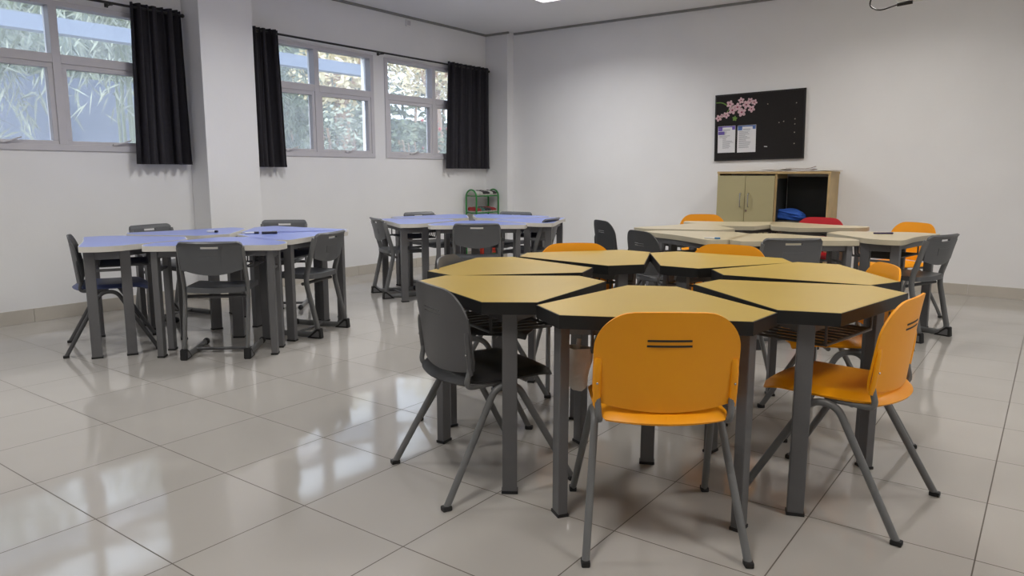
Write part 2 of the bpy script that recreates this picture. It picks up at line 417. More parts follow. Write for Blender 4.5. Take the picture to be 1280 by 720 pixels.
def make_yellow():
    r = thing('trapezoid_desk', '', 'desk')
    V = hexv(.6074, .1991); Vi = inset(V, .005)
    obj('tabletop', prism(B(), [tuple(v) for v in Vi], .701, .7405), 'yellow_top', r, smooth=False)
    obj('edge_band', ring(B(), [tuple(v) for v in V], [tuple(v) for v in Vi], .695, .7398), 'black_edge', r, smooth=False)
    ax = frame_axes(V); pts = []
    for m, d, n in ax:
        c = m + n*.055; pts.append(c)
        leg_box(r, c, math.atan2(d.y, d.x), .056, .036, .697)
    rails(r, [(pts[i], pts[(i+1) % 3]) for i in range(3)], .655, .695)
    y0 = V[0].y
    rack(r, .60, .20, y0+.09, y0+.36)
    return r
T36 = math.tan(math.radians(36))
DW, DS, DI = .41, .26, .12                       # half outer edge, side depth, half inner edge
DD = DS+(DW-DI)/T36                               # full depth
def wedge_outline(concave, it=3):
    """outer edge along x at y=0, desk extends to +y; the corners are rounded"""
    P = []
    def seg(p, q, n, k=0.):
        p, q = Vector(p), Vector(q); d = (q-p).normalized(); nn = Vector((-d.y, d.x))
        for t in range(n):
            u = .04+.92*t/(n-1); P.append(p+(q-p)*u+nn*k*math.sin(PI*u)**2)
    seg((-DW-.015, 0), (DW+.015, 0), 13, concave)
    seg((DW+.015, 0), (DW+.015, DS), 6, -.03)
    seg((DW, DS), (DI, DD), 6, 0)
    seg((DI, DD), (-DI, DD), 4, 0)
    seg((-DI, DD), (-DW, DS), 6, 0)
    seg((-DW-.015, DS), (-DW-.015, 0), 6, -.03)
    for _ in range(it):
        Q = []
        for i in range(len(P)):
            p, q = P[i], P[(i+1) % len(P)]; Q += [p*.75+q*.25, p*.25+q*.75]
        P = Q
    R = [P[0]]
    for p in P[1:]:
        if (p-R[-1]).length > .004: R.append(p)
    return R
def make_petal(top, edge, concave):
    r = thing('modular_desk', '', 'desk')
    O = wedge_outline(concave); c = Vector((0, .3))
    I = [p - (p-c).normalized()*.006 for p in O]
    obj('tabletop', prism(B(), [tuple(p) for p in I], .703, .7355), top, r, angle=30)
    obj('edge_band', ring(B(), [tuple(p) for p in O], [tuple(p) for p in I], .700, .735), edge, r, angle=30)
    V2 = Vector
    for sx in (-1, 1):
        a = V2((sx*(DW-.05), .055)); b = V2((sx*(DW-.05), .26))
        for c in (a, b): leg_box(r, c, PI/2, .062, .040, .70)
        rails(r, [(a, b)], .645, .700, .03); rails(r, [(a, b)], .565, .582, .018, name='lower_rail')
    c = V2((0, DD-.06)); leg_box(r, c, 0, .075, .04, .70)
    L0, R0, L1, R1 = V2((-DW+.05, .055)), V2((DW-.05, .055)), V2((-DW+.05, .26)), V2((DW-.05, .26))
    rails(r, [(L0, R0), (L1, c), (R1, c)], .660, .700, .022)
    rack(r, .585, .24, .10, .40, 10)
    return r
USED = set()
yel = make_yellow()
RC = Vector((-1.45, 3.06))
YG = 'yellow trapezoid desks in a ring'
for cx, cy, t, lab in [(-1.1234, 2.3753, -1.6361, 'yellow black-edged desk nearest the camera, behind the front orange chair'),
    (-1.7755, 2.4102, -2.5229, 'yellow black-edged desk with a dark grey chair pushed in at left'),
    (-2.1608, 2.9010, -1.2868, 'yellow black-edged desk at the far left, just behind the left front one'),
    (-2.0348, 3.5408, -2.2188, 'yellow black-edged desk at the back left, orange chair back behind it'),
    (-1.4704, 3.7847, 1.0602, 'yellow black-edged desk at the back right, below an orange chair back'),
    (-.9165, 3.5514, .1040, 'yellow black-edged desk at the far right, just behind the right front one'),
    (-.7676, 2.9116, -.7032, 'yellow black-edged desk at the right front beside the orange side-on chair')]:
    want = math.atan2(cy-RC.y, cx-RC.x)+PI/2
    best = min((t+2*PI/3*k for k in range(-3, 4)), key=lambda a: abs((a-want+PI) % (2*PI)-PI))
    place(yel, USED, lab, (cx, cy, 0), best, YG)
def desk_at(proto, lab, mx, my, n, group):
    """mx, my: middle of the outer edge on the floor; n: compass angle the outer edge faces (degrees)"""
    place(proto, USED, lab, (mx, my, 0), math.radians(n)+PI/2, group)
blue = make_petal('blue_top', 'white_edge', .010)
G = 'blue desks of the left ring'
desk_at(blue, 'blue white-edged desk at the front of the left ring, behind a slotted grey chair', -4.345, 2.644, -46.8, G)
desk_at(blue, 'blue white-edged desk at the left end of the left ring, beside the side-on chair', -5.30, 2.275, -116, G)
desk_at(blue, 'blue white-edged desk at the right of the left ring, by the obliquely seen chair', -4.42, 3.60, 20, G)
desk_at(blue, 'blue white-edged desk at the back of the left ring, below the narrow curtain', -5.12, 4.06, 98, G)
desk_at(blue, 'blue white-edged desk at the back left of the left ring, by the left wall', -5.74, 3.25, 170, G)
G = 'blue desks of the far ring'
for k, lab in enumerate(['blue white-edged desk at the front of the far ring, behind its slotted grey chair',
    'blue white-edged desk at the right end of the far ring, nearest the yellow desks',
    'blue white-edged desk at the back of the far ring, in front of the green rack',
    'blue white-edged desk at the back left of the far ring, below the windows',
    'blue white-edged desk at the left front of the far ring, beside the leftmost chair there']):
    n = -47.7+72*k; desk_at(blue, lab, -4.746+.885*math.cos(math.radians(n)), 5.794+.885*math.sin(math.radians(n)), n, G)
cream = make_petal('cream_top', 'cream_edge', .035)
G = 'cream desks by the back wall'
desk_at(cream, 'cream wavy-edged desk behind the grey chair with a dark handle slot', -1.387, 5.248, -49.4, G)
desk_at(cream, 'cream wavy-edged desk at the left front with a blue and white pen on it', -2.30, 5.16, -121, G)
desk_at(cream, 'cream wavy-edged desk at the right end with a purple pen on it', -.765, 6.115, -10, G)
desk_at(cream, 'cream wavy-edged desk at the back, in front of the red chair', -1.70, 7.17, 74, G)
desk_at(cream, 'cream wavy-edged desk at the back left, below the beige cabinet doors', -2.53, 7.02, 117, G)
desk_at(cream, 'cream wavy-edged desk at the far left, before the distant orange chair back', -2.82, 6.14, 166, G)

# ------------------------------------------------------------------ chairs
def make_shell_chair(shell, seat_m, tube_m='metal_light', open_slits=True):
    """stackable plastic chair on two bent-tube A legs, back with two slits; faces +y"""
    r = thing('shell_chair', '', 'chair')
    # back
    H0, H1, W, R = .488, .775, .224, .115
    def f(u, v):
        z = H0+(H1-H0)*v
        w = W
        if z > H1-R: w = W-R+math.sqrt(max(0, R*R-(z-(H1-R))**2))
        if v < .12: w -= .008*(1-v/.12)
        x = u*w
        k = (x/W)
        zz = z + (-.026*(1-k*k)*(1-v) + .010*(1-k*k)*v)
        y = -.180 - .105*(z-H0) - .20*max(0, (z-H0-.14))**2 + .045*k*k*(1-.25*v)
        return Vector((x, y, zz))
    vs = [0, .02, .06, .12, .2, .3, .42, .52, .60, .660, .672, .708, .720, .76, .80, .84, .875, .905, .93, .95, .968, .982, .992, 1.]
    us = [-1, -.98, -.93, -.86, -.76, -.64, -.5, -.4, -.31, -.2, -.1, 0, .1, .2, .31, .4, .5, .64, .76, .86, .93, .98, 1]
    back = grid(B(), f, us, vs, -.008, skip=lambda u, v: open_slits and abs(u) < .31 and (.660 < v < .672 or .708 < v < .720))
    bo = obj('backrest', back, shell, r, angle=50)
    if not open_slits:  # uncut back: black strips imitate the darkness of open slits
        for v0, v1 in ((.655, .675), (.708, .728)):
            for off in (-.0088, .0008):
                obj('slit_dark_strip', grid(B(), lambda u, v: f(u*.31, v0+(v1-v0)*v)+Vector((0, off, 0)), lin_s(-1, 1, 7), [0, 1], -.0006 if off < 0 else .0006), 'rubber', bo, angle=40)
    for s in (-1, 1):
        bm = tube(B(), [(s*.212, -.152, .474), (s*.2135, -.158, .52), (s*.2135, -.164, .58), (s*.211, -.166, .612), (s*.209, -.164, .628)], .0125, 10, ry=.0095, side=(1, 0, 0))
        sl = obj('side_sleeve', bm, shell, bo)
        obj('rivet', ellipsoid(B(), (s*.2135, -.173, .55), (.004, .003, .004), 8), 'steel', sl)
    # seat
    def g(u, v):
        y = -.165+.395*v
        w = .207
        if v > .84: w -= .055*((v-.84)/.16)**2
        if v < .2: w -= .022*((.2-v)/.2)**2
        z = .447 + .006*(2*v-1)**2 - (.030*((v-.78)/.22)**2 if v > .78 else 0)
        e = max(abs(u), 0); rim = max(0, (e-.88)/.12)**2*.016
        if v < .10: rim = max(rim, ((.10-v)/.10)**2*.026)
        return Vector((u*w, y + (.012 if v > .5 else -.048*(1-min(1, v*3)))*(1-u*u), z-rim))
    obj('seat', grid(B(), g, lin_s(-1, 1, 15), lin_s(0, 1, 19), -.009), seat_m, r, angle=60)
    for s in (-1, 1):
        path = fillet([(s*.250, .272, .01), (s*.205, .045, .412), (s*.205, -.045, .412), (s*.250, -.272, .01)], .075, 7)
        lf = obj('leg_frame', tube(B(), path, .0135, 12, ry=.0125), tube_m, r)
        for y in (1, -1):
            bm = B(); rot = Matrix.Rotation(0, 4, 'Z')
            box(bm, (s*.2505, y*.273, .009), (.028, .036, .018), bevel=.005); obj('foot_cap', bm, 'rubber', lf)
        bp = fillet([(s*.19, .0, .424), (s*.195, -.09, .424), (s*.205, -.172, .424), (s*.211, -.150, .50), (s*.212, -.158, .60)], .05, 6)
        obj('back_post', tube(B(), bp, .0105, 10), tube_m, r)
    for y in (.09, -.09):
        obj('cross_bar', cyl(B(), (-.2, y, .422), (.2, y, .422), .010, 10), tube_m, r)
    return r
def make_sled_chair(pad):
    """grey chair with slotted back, uprights running down to floor runners; faces +y"""
    r = thing('slotted_back_chair', '', 'chair')
    H0, H1 = .588, .768
    def f(u, v):
        z = H0+(H1-H0)*v
        w = .186+.017*v
        R = .03
        if z > H1-R: w = w-R+math.sqrt(max(0, R*R-(z-(H1-R))**2))
        x = u*w; k = u
        zz = z - .038*(1-k*k)*(1-v)
        y = -.185-.19*(z-H0) - (.020*((v-.86)/.14)**2 if v > .86 else 0) - .020*(1-k*k)
        return Vector((x, y, zz))
    vs = [0, .05, .15, .3, .45, .6, .7, .775, .80, .84, .865, .9, .94, .97, .99, 1]
    us = [-1, -.97, -.9, -.8, -.65, -.5, -.38, -.28, -.25, -.12, 0, .12, .25, .28, .38, .5, .65, .8, .9, .97, 1]
    bo = obj('backrest', grid(B(), f, us, vs, -.016, skip=lambda u, v: abs(u) < .28 and .775 < v < .865), 'greyshell', r, angle=50)
    def fl(u, v): return f(u*.36, .30+.24*v)+Vector((0, -.0165, 0))
    obj('label_recess', grid(B(), fl, lin_s(-1, 1, 7), lin_s(0, 1, 4), -.0025), 'greyshell', bo, angle=30)
    def g(u, v):
        y = -.165+.40*v; w = .195
        if v > .82: w -= .06*((v-.82)/.18)**2
        if v < .1: w -= .02*((.1-v)/.1)**2
        z = .425 - (.022*((v-.75)/.25)**2 if v > .75 else 0) + .006*u*u
        return Vector((u*w, y-.012*(1-u*u)*(1-v), z))
    se = obj('seat', grid(B(), g, lin_s(-1, 1, 13), lin_s(0, 1, 17), -.034), 'greyshell', r, angle=60)
    def g2(u, v):
        p = g(u*.93, .06+.9*v); e = max(abs(u)**6, abs(2*v-1)**6); return p+Vector((0, 0, .010*(1-e)+.001))
    obj('seat_pad', grid(B(), g2, lin_s(-1, 1, 13), lin_s(0, 1, 15), -.006), pad, se, angle=60)
    for s in (-1, 1):
        path = fillet([(s*.192, .215, .022), (s*.192, -.165, .022), (s*.198, -.215, .06), (s*.200, -.125, .43), (s*.200, -.165, .56), (s*.197, -.212, .73)], .07, 6)
        up = obj('leg_frame', tube(B(), path, .0125, 12, ry=.021, side=(1, 0, 0)), 'metal_light', r)
        # triangular rear foot and rounded front cap
        bm = B(); poly = [(-.247, 0.), (-.13, 0.), (-.215, .072), (-.24, .072)]
        a = [bm.verts.new((s*.199-.022, y, z)) for y, z in poly]; b = [bm.verts.new((s*.199+.022, y, z)) for y, z in poly]
        bm.faces.new(a); bm.faces.new(b[::-1])
        for i in range(4): bm.faces.new((a[i], b[i], b[(i+1) % 4], a[(i+1) % 4]))
        bmesh.ops.recalc_face_normals(bm, faces=bm.faces)
        bmesh.ops.bevel(bm, geom=list(bm.edges), offset=.004, segments=2, affect='EDGES')
        rf = obj('rear_foot', bm, 'rubber', up)
        for q in (-1, 1):
            bm = B(); pl = [(-.232, .012), (-.165, .012), (-.217, .055), (-.231, .055)]; vv = [bm.verts.new((s*.199+q*.0225, y, z)) for y, z in pl]; vw = [bm.verts.new((s*.199+q*.0235, y, z)) for y, z in pl]
            bm.faces.new(vv); bm.faces.new(vw[::-1])
            for i in range(4): bm.faces.new((vv[i], vw[i], vw[(i+1) % 4], vv[(i+1) % 4]))
            bmesh.ops.recalc_face_normals(bm, faces=bm.faces)
            obj('foot_inlay', bm, 'metal', up, smooth=False)
        bm = B(); ellipsoid(bm, (s*.192, .215, .024), (.022, .034, .024), 14); obj('front_cap', bm, 'rubber', up)
    obj('cross_bar', tube(B(), [(-.19, -.02, .025), (.19, -.02, .025)], .011, 10), 'metal_dark', r)
    obj('cross_bar', tube(B(), [(-.2, -.10, .395), (.2, -.10, .395)], .012, 10), 'metal_dark', r)
    return r
def rz(fx, fy): return math.atan2(fy, fx)-PI/2
def seat_at(proto, lab, x, y, fx, fy, group, z=0): return place(proto, USED, lab, (x, y, z), rz(fx, fy), group)
def by_top(proto, lab, x, y, fx, fy, group, d):
    """place by where the top of the back is; d = how far behind the chair's origin"""
    l = math.hypot(fx, fy); return seat_at(proto, lab, x+fx/l*d, y+fy/l*d, fx, fy, group)
c_or = make_shell_chair('orange', 'orange', open_slits=False)
c_dk = make_shell_chair('charcoal', 'blackpad')
c_dd = make_shell_chair('darkshell', 'bluepad', 'metal_dark')
c_d2 = make_shell_chair('darkshell', 'blackpad', 'metal_dark')
c_rd = make_shell_chair('red', 'red')
s_bk = make_sled_chair('blackpad')
s_bl = make_sled_chair('bluepad')
OG = 'orange shell chairs'; DG = 'dark grey shell chairs'; SG = 'grey chairs with slotted backs'
seat_at(c_or, 'orange plastic chair nearest the camera, its back turned to us, two dark slits', -1.025, 2.205, -.585, .812, OG)
seat_at(c_or, 'orange plastic chair seen from the side at the right of the yellow desks', -.565, 2.822, -.995, .10, OG)
by_top(c_or, 'orange chair at the far right yellow desk, behind the side-on orange chair', -.591, 3.729, -.877, -.48, OG, .21)
by_top(c_or, 'orange chair back above the back right yellow desk, before a grey chair', -1.514, 4.214, .08, -.99, OG, .21)
by_top(c_or, 'orange chair back above the back left yellow desk, left of two dark chairs', -2.298, 3.754, .70, -.71, OG, .21)
seat_at(c_dk, 'dark grey plastic chair with black seat at the left front of the yellow desks', -1.782, 2.214, .40, .917, DG)
by_top(c_dk, 'dark grey chair back rising behind the leftmost yellow desk', -2.455, 2.774, .92, .40, DG, .21)
by_top(c_d2, 'dark chair standing apart before the white back wall, left of the cream desks', -3.255, 5.755, .60, .80, DG, .21)
by_top(c_d2, 'dark chair at the left corner of the cream desks, right of a similar one', -2.43, 4.86, .54, .84, DG, .21)
seat_at(c_dd, 'dark side-on chair with blue seat at the left end of the left blue desks', -5.225, 2.40, .43, .90, DG)
by_top(c_or, 'orange chair back behind the cream desks, left of the beige cabinet doors', -2.90, 7.22, .50, -.87, OG, .21)
by_top(c_or, 'orange chair at the right rear of the cream desks, against the bare wall', -.94, 7.10, -.55, -.83, OG, .21)
by_top(c_rd, 'red chair back behind the cream desks, under the open part of the cabinet', -1.78, 7.38, -.1, -1., 'red shell chair', .21)
seat_at(s_bk, 'grey slotted-back chair with black seat in front of the left blue desks', -4.454, 2.779, -.671, .741, SG)
seat_at(s_bl, 'grey slotted-back chair at the right of the left blue desks, seen obliquely', -4.537, 3.524, -.94, -.34, SG)
by_top(s_bl, 'grey chair back peeping over the left blue desks, left of the white pillar', -6.12, 3.18, .976, .216, SG, .235)
by_top(s_bk, 'grey chair back peeping over the left blue desks, below the narrow curtain', -5.74, 4.25, .676, -.737, SG, .235)
by_top(s_bk, 'grey slotted-back chair in front of the far blue desks', -4.019, 4.951, -.64, .77, SG, .235)
by_top(s_bl, 'grey slotted-back chair with blue seat at the left end of the far blue desks', -5.30, 4.98, .46, .89, SG, .235)
by_top(s_bl, 'thin grey chair back peeping over the far blue desks, under the windows', -5.72, 6.02, .95, -.2, SG, .235)
by_top(s_bl, 'grey chair back peeping over the far blue desks, right of the green rack', -4.881, 6.713, .15, -.99, SG, .235)
by_top(s_bk, 'grey slotted-back chair at the right end of the far blue desks', -3.907, 5.963, -.97, -.2, SG, .235)
by_top(s_bk, 'wide grey chair back with dark handle slot in front of the cream desks', -1.398, 5.087, -.62, .78, SG, .235)
seat_at(s_bk, 'grey slotted-back chair pulled out at the right of the cream desks', -.84, 6.12, -.94, .34, SG)

# ------------------------------------------------------------------ notice board, cabinet, rack
r = thing('notice_board', 'black notice board with pink flowers on the back wall above the cabinet', 'notice board', (-2.777, WY, 1.347))
r.rotation_euler = (0, -.022, 0)
BW, BH = 1.005, .752
obj('panel', box(B(), (0, -.011, BH/2), (BW, .022, BH), bevel=.002), 'board', r, smooth=False)
obj('frame', (lambda bm: (box(bm, (0, -.013, .008), (BW+.006, .028, .016)), box(bm, (0, -.013, BH-.008), (BW+.006, .028, .016)), box(bm, (-BW/2+.006, -.013, BH/2), (.016, .028, BH-.032)), box(bm, (BW/2-.006, -.013, BH/2), (.016, .028, BH-.032)), bm)[-1])(B()), 'board_edge', r, smooth=False)
def flower(x, z, s, m='petal', heart='petal_dark'):
    bm = B()
    for k in range(5):
        a = 2*PI*k/5+.4*x*10
        ellipsoid(bm, (x+math.cos(a)*s*.55, -.027, z+math.sin(a)*s*.55), (s*.46, .003, s*.34), 10, Matrix.Rotation(-a, 4, 'Y'))
    fo = obj('flower', bm, m, r)
    obj('flower_heart', ellipsoid(B(), (x, -.031, z), (s*.22, .004, s*.2), 8), heart, fo)
for x, z, s in [(-.33, .64, .045), (-.30, .57, .05), (-.37, .52, .04), (-.24, .60, .05), (-.19, .54, .052), (-.14, .62, .048), (-.20, .67, .038), (-.08, .57, .042), (-.10, .66, .036), (-.05, .64, .036), (-.46, .49, .04), (-.42, .515, .025)]:
    flower(x, z, s)
flower(-.27, .475, .03, 'stem', 'stem')
bm = B(); tube(bm, fillet([(-.495, -.026, .665), (-.42, -.026, .665), (-.34, -.026, .61), (-.2, -.026, .60)], .06), .006, 8, ry=.003); tube(bm, fillet([(-.44, -.026, .49), (-.37, -.026, .54), (-.33, -.026, .60)], .04), .004, 8, ry=.003); obj('flower_stem', bm, 'stem', r)
for x, z in [(.10, .61), (.41, .60), (.23, .40), (.40, .43), (.40, .375), (.40, .285), (.40, .165), (.28, .41)]:
    pn = obj('pin', ellipsoid(B(), (x, -.026, z), (.006, .006, .006), 8), 'paper_old', r)
obj('paper_scrap', box(B(), (.09, -.024, .145), (.035, .004, .008), rot=Matrix.Rotation(.1, 4, 'Y')), 'paper', r, smooth=False)
def sheet(label, x, z, w, h, m):
    t = thing('notice_sheet', label, 'paper', (x, WY-.0235, z)); t.rotation_euler = (0, -.022, 0)
    obj('page', box(B(), (0, -.001, h/2), (w, .002, h)), 'paper', t, smooth=False)
    bm = B(); box(bm, (-w*.36, -.0025, h*.9), (w*.24, .001, h*.16)); box(bm, (w*.40, -.0025, h*.91), (w*.16, .001, h*.12)); box(bm, (0, -.0025, h*.97), (w*.98, .001, h*.04))
    if m == 'purple': box(bm, (-w*.3, -.0025, h*.74), (w*.36, .001, h*.12))
    obj('printed_header', bm, m, t, smooth=False)
    bm = B(); random.seed(int(x*-100))
    box(bm, (.0, -.0025, h*.85), (w*.4, .001, h*.02))
    for k in range(13):
        ww = w*random.uniform(.35, .78); 
        if m == 'purple' and k in (5, 6): ww = w*.2
        box(bm, (-w*.42+ww/2+ (0 if m != 'purple' or k < 5 else w*.2), -.0025, h*(.78-.05*k)), (ww, .001, h*.013))
    obj('text_lines', bm, 'ink', t, smooth=False)
sheet('left printed sheet with purple header on the black notice board', -3.142, 1.432, .205, .303, 'purple')
sheet('right printed sheet with blue header on the black notice board', -2.908, 1.434, .212, .303, 'blueprint')

CX0, CX1, CY0, CH = -3.09, -1.895, 8.10, 1.215
r = thing('storage_cabinet', 'low beige cabinet with two doors and an open dark compartment', 'cabinet', ((CX0+CX1)/2, (CY0+WY)/2-.005, 0))
cw = CX1-CX0; cd = WY-CY0-.012; hw = cw/2; hd = cd/2; div = -2.465-(CX0+CX1)/2+.02
bm = B()
box(bm, (-hw+.011, 0, CH/2), (.022, cd, CH-.044), bevel=.001)
obj('side_panel', bm, 'cab_wood', r, smooth=False)
obj('divider', box(B(), (div, 0, CH/2), (.022, cd-.01, CH-.05)), 'cab_wood', r, smooth=False)
bm = B(); box(bm, (hw-.011, 0, CH/2), (.022, cd, CH-.044), bevel=.001); obj('side_panel', bm, 'cab_wood', r, smooth=False)
bm = B(); box(bm, (0, 0, CH-.012), (cw+.012, cd+.008, .024), bevel=.002); obj('top_panel', bm, 'cab_wood', r, smooth=False)
bm = B(); box(bm, (0, 0, .04), (cw, cd-.02, .08)); obj('plinth', bm, 'cab_wood', r, smooth=False)
bm = B(); box(bm, ((div+hw)/2, hd-.006, CH/2), (hw-div-.044, .012, CH-.11)); box(bm, ((div+hw)/2, .01, .685), (hw-div-.044, cd-.04, .02)); box(bm, ((div+hw)/2, .01, .09), (hw-div-.044, cd-.04, .02)); box(bm, (hw-.0245, .0, CH/2), (.005, cd-.03, CH-.15)); box(bm, (div+.0135, .0, CH/2), (.005, cd-.03, CH-.15)); box(bm, ((div+hw)/2, 0, CH-.029), (hw-div-.05, cd-.03, .006))
obj('open_compartment', bm, 'cab_dark', r, smooth=False)
dw = (div+hw-.011)/2
for k, sgn in ((0, 1), (1, -1)):
    x0 = -hw+.004+k*dw
    d = obj('door', box(B(), (x0+dw/2, -hd-.009, CH/2+.02), (dw-.005, .018, CH-.13), bevel=.002), 'cab_beige', r, smooth=False)
    hx = x0+(dw-.045 if k == 0 else .045)
    obj('handle', tube(B(), fillet([(hx, -hd-.018, .83), (hx, -hd-.045, .83), (hx, -hd-.045, .98), (hx, -hd-.018, .98)], .015, 4), .006, 8), 'steel', d)
    if k == 1: obj('lock', tube(B(), [(x0+.022, -hd-.017, .79), (x0+.022, -hd-.026, .79)], .012, 12), 'steel', d)
# things lying on the cabinet
def papers(name, lab, x, y, w, d, n, ang, m):
    t = thing(name, lab, 'papers' if name != 'folder' else 'folder', (x, y, CH+.0005), ang, 'papers on the cabinet top')
    for k in range(n):
        bm = B(); random.seed(int(abs(x)*50)+k)
        us = lin_s(-1, 1, 7)
        f = lambda u, v: Vector((u*w/2, (v-.5)*d, .002+k*.008+.004*max(0, u)**3*(k+1)+.003*math.sin(3*u+k)))
        grid(bm, f, us, [0, .5, 1], .003); po = obj('sheet', bm, m if k % 2 == 0 else 'paper', t); po.rotation_euler = (0, 0, random.uniform(-.12, .12))
papers('paper_stack', 'loose grey papers on the cabinet top at its left end', -2.78, 8.27, .28, .2, 2, .1, 'paper_old')
papers('paper_stack', 'pile of white papers on the middle of the cabinet top', -2.50, 8.27, .26, .2, 3, -.1, 'paper_old')
papers('folder', 'brown folder stack on the right half of the cabinet top', -2.24, 8.27, .30, .2, 5, .15, 'book')
papers('paper_stack', 'flat faded papers at the right end of the cabinet top, sticking over the edge', -1.98, 8.27, .26, .2, 2, -.2, 'cab_wood')
# blue cloth bag in the open compartment
bm = B(); bmesh.ops.create_icosphere(bm, subdivisions=4, radius=1.)
for v in bm.verts:
    c = v.co; n = .12*math.sin(5*c.x+2*c.y)+.08*math.sin(9*c.z+4*c.x)+.05*math.sin(13*c.y-6*c.x)
    s = 1+n*.7
    v.co = Vector((c.x*.165*s, c.y*.11*s, max(-.045, c.z*.075*s) + .045 - .12*c.x*.165*2*(.5 if c.z > 0 else 0)))
t = thing('cloth_bag', 'crumpled blue cloth bag in the open cabinet compartment', 'bag', (-2.31, 8.26, .697))
obj('bag_body', bm, 'bag', t, angle=80)
obj('bag_fold', tube(B(), fillet([(-.11, -.085, .10), (-.02, -.11, .085), (.06, -.10, .07), (.12, -.075, .05)], .05), .012, 8), 'bag', t)

# green shoe rack
RXc, RY0, RY1 = -6.45, 7.83, 8.32
r = thing('shoe_rack', 'green tubular rack with arched ends and shoes against the corner wall', 'rack', (RXc, (RY0+RY1)/2, 0)); yc = (RY0+RY1)/2
for y in (RY0-yc, RY1-yc):
    path = [(-.09, y, .0), (-.09, y, .88)] + [(-.09*math.cos(a), y, .88+.09*math.sin(a)) for a in lin_s(.2, PI-.2, 9)] + [(.09, y, .88), (.09, y, 0)]
    obj('end_frame', tube(B(), path, .011, 10), 'green', r)
for z in (.07, .36, .655, .885):
    bm = B()
    for x in (-.09, 0, .09): cyl(bm, (x, RY0-yc, z), (x, RY1-yc, z), .008, 8)
    for y in lin_s(RY0-yc+.02, RY1-yc-.02, 9): cyl(bm, (-.09, y, z), (.09, y, z), .004, 6)
    obj('shelf', bm, 'green', r)
def make_shoe(m, m2):
    s = thing('shoe', '', 'shoe')
    def prof(u, k): pass
    bm = B()
    out = []
    for i in range(20):
        a = 2*PI*i/20; x = math.cos(a); y = math.sin(a)
        out.append((x*.105, y*.036*(1+.15*x)))
    prism(bm, out, 0, .018, bevel=.003); obj('sole', bm, m2, s)
    bm = B(); ellipsoid(bm, (0, 0, .03), (.1, .033, .032), 16)
    for v in bm.verts:
        if v.co.x < 0: v.co.z += (v.co.z-.0)*.5*(-v.co.x/.1)
        v.co.z = max(.016, v.co.z)
    bmesh.ops.translate(bm, verts=bm.verts, vec=(0, 0, 0)); obj('upper', bm, m, s)
    bm = B()
    for k in range(3): cyl(bm, (.02+.016*k, -.014, .060-.004*k), (.02+.016*k, .014, .060-.004*k), .003, 6)
    obj('laces', bm, m2, s)
    return s
sh = {k: make_shoe('shoe_'+k, w) for k, w in (('dark', 'sole'), ('white', 'sole'), ('red', 'sole'), ('teal', 'sole'))}
row = [('upper', .893, ['white', 'white', 'dark', 'dark', 'white', 'dark']), ('lower', .663, ['red', 'red', 'teal', 'dark', 'dark', 'red', 'red'])]
pos = ['at the left end', 'second from left', 'third from left', 'fourth from left', 'fifth from left', 'sixth from left', 'at the right end']
for nm, z, cs in row:
    for k, c in enumerate(cs):
        y = RY0+.05+(RY1-RY0-.10)*k/(len(cs)-1)
        place(sh[c], USED, '%s shoe %s on the %s shelf of the green rack' % (c, pos[k] if k < len(cs)-1 else 'at the right end', nm), (RXc-.005, y, z), random.uniform(-.15, .15), 'shoes on the green rack')

# red basket on a lower shelf of the green rack
t = thing('plastic_basket', 'red slatted plastic basket on the lowest shelf of the green rack', 'basket', (-6.445, 8.135, .0785), PI/2)
bm = B(); out = [(-.16, -.075), (.16, -.075), (.16, .075), (-.16, .075)]
for k, z in enumerate(lin_s(.012, .12, 4)):
    s_ = 1+.02*k; ring(bm, [(x*s_, y*s_) for x, y in out], [(x*s_*.95, y*s_*.94) for x, y in out], z, z+.026)
for x, y in out + [(0, -.075), (0, .075)]: box(bm, (x*1.01, y*1.01, .073), (.012, .012, .146))
obj('basket_body', bm, 'basket', t, smooth=False)
obj('basket_base', box(B(), (0, 0, .006), (.30, .14, .012)), 'basket', t, smooth=False)

# pens on the tables
def pen(lab, p, q, z, body, cap, name='pen', r=.006):
    p, q = Vector(p), Vector(q); d = q-p; L = d.length
    t = thing(name, lab, 'pen', ((p.x+q.x)/2, (p.y+q.y)/2, z+r), math.atan2(d.y, d.x))
    obj('barrel', cyl(B(), (-L/2, 0, 0), (L*.15, 0, 0), r*.92, 12), body, t); obj('cap', cyl(B(), (L*.15, 0, 0), (L/2, 0, 0), r, 12), cap, t)
ZB, ZC = .7355, .7355
pen('black marker on the left blue desks, left of the other black marker', (-4.945, 3.30), (-4.90, 3.39), ZB, 'pen_white', 'pen_black', 'marker', .009)
pen('thick black marker on the left blue desks, right of the half white one', (-4.84, 3.375), (-4.79, 3.475), ZB, 'pen_black', 'pen_black', 'marker', .011)
t = thing('eraser', 'small white crumpled scrap on the left blue desks', 'eraser', (-5.30, 3.24, ZB+.0005), .6)
obj('scrap', box(B(), (0, 0, .008), (.06, .03, .016), bevel=.004), 'paper', t); obj('scrap_tip', box(B(), (.04, 0, .008), (.02, .028, .016), bevel=.003), 'pen_black', t)
pen('blue and white pen on the left cream desk', (-1.995, 5.02), (-1.895, 5.065), ZC, 'pen_white', 'pen_blue')
pen('purple pen on the right cream desk', (-1.11, 6.20), (-.99, 6.28), ZC, 'pen_purple', 'pen_purple', 'pen', .007)
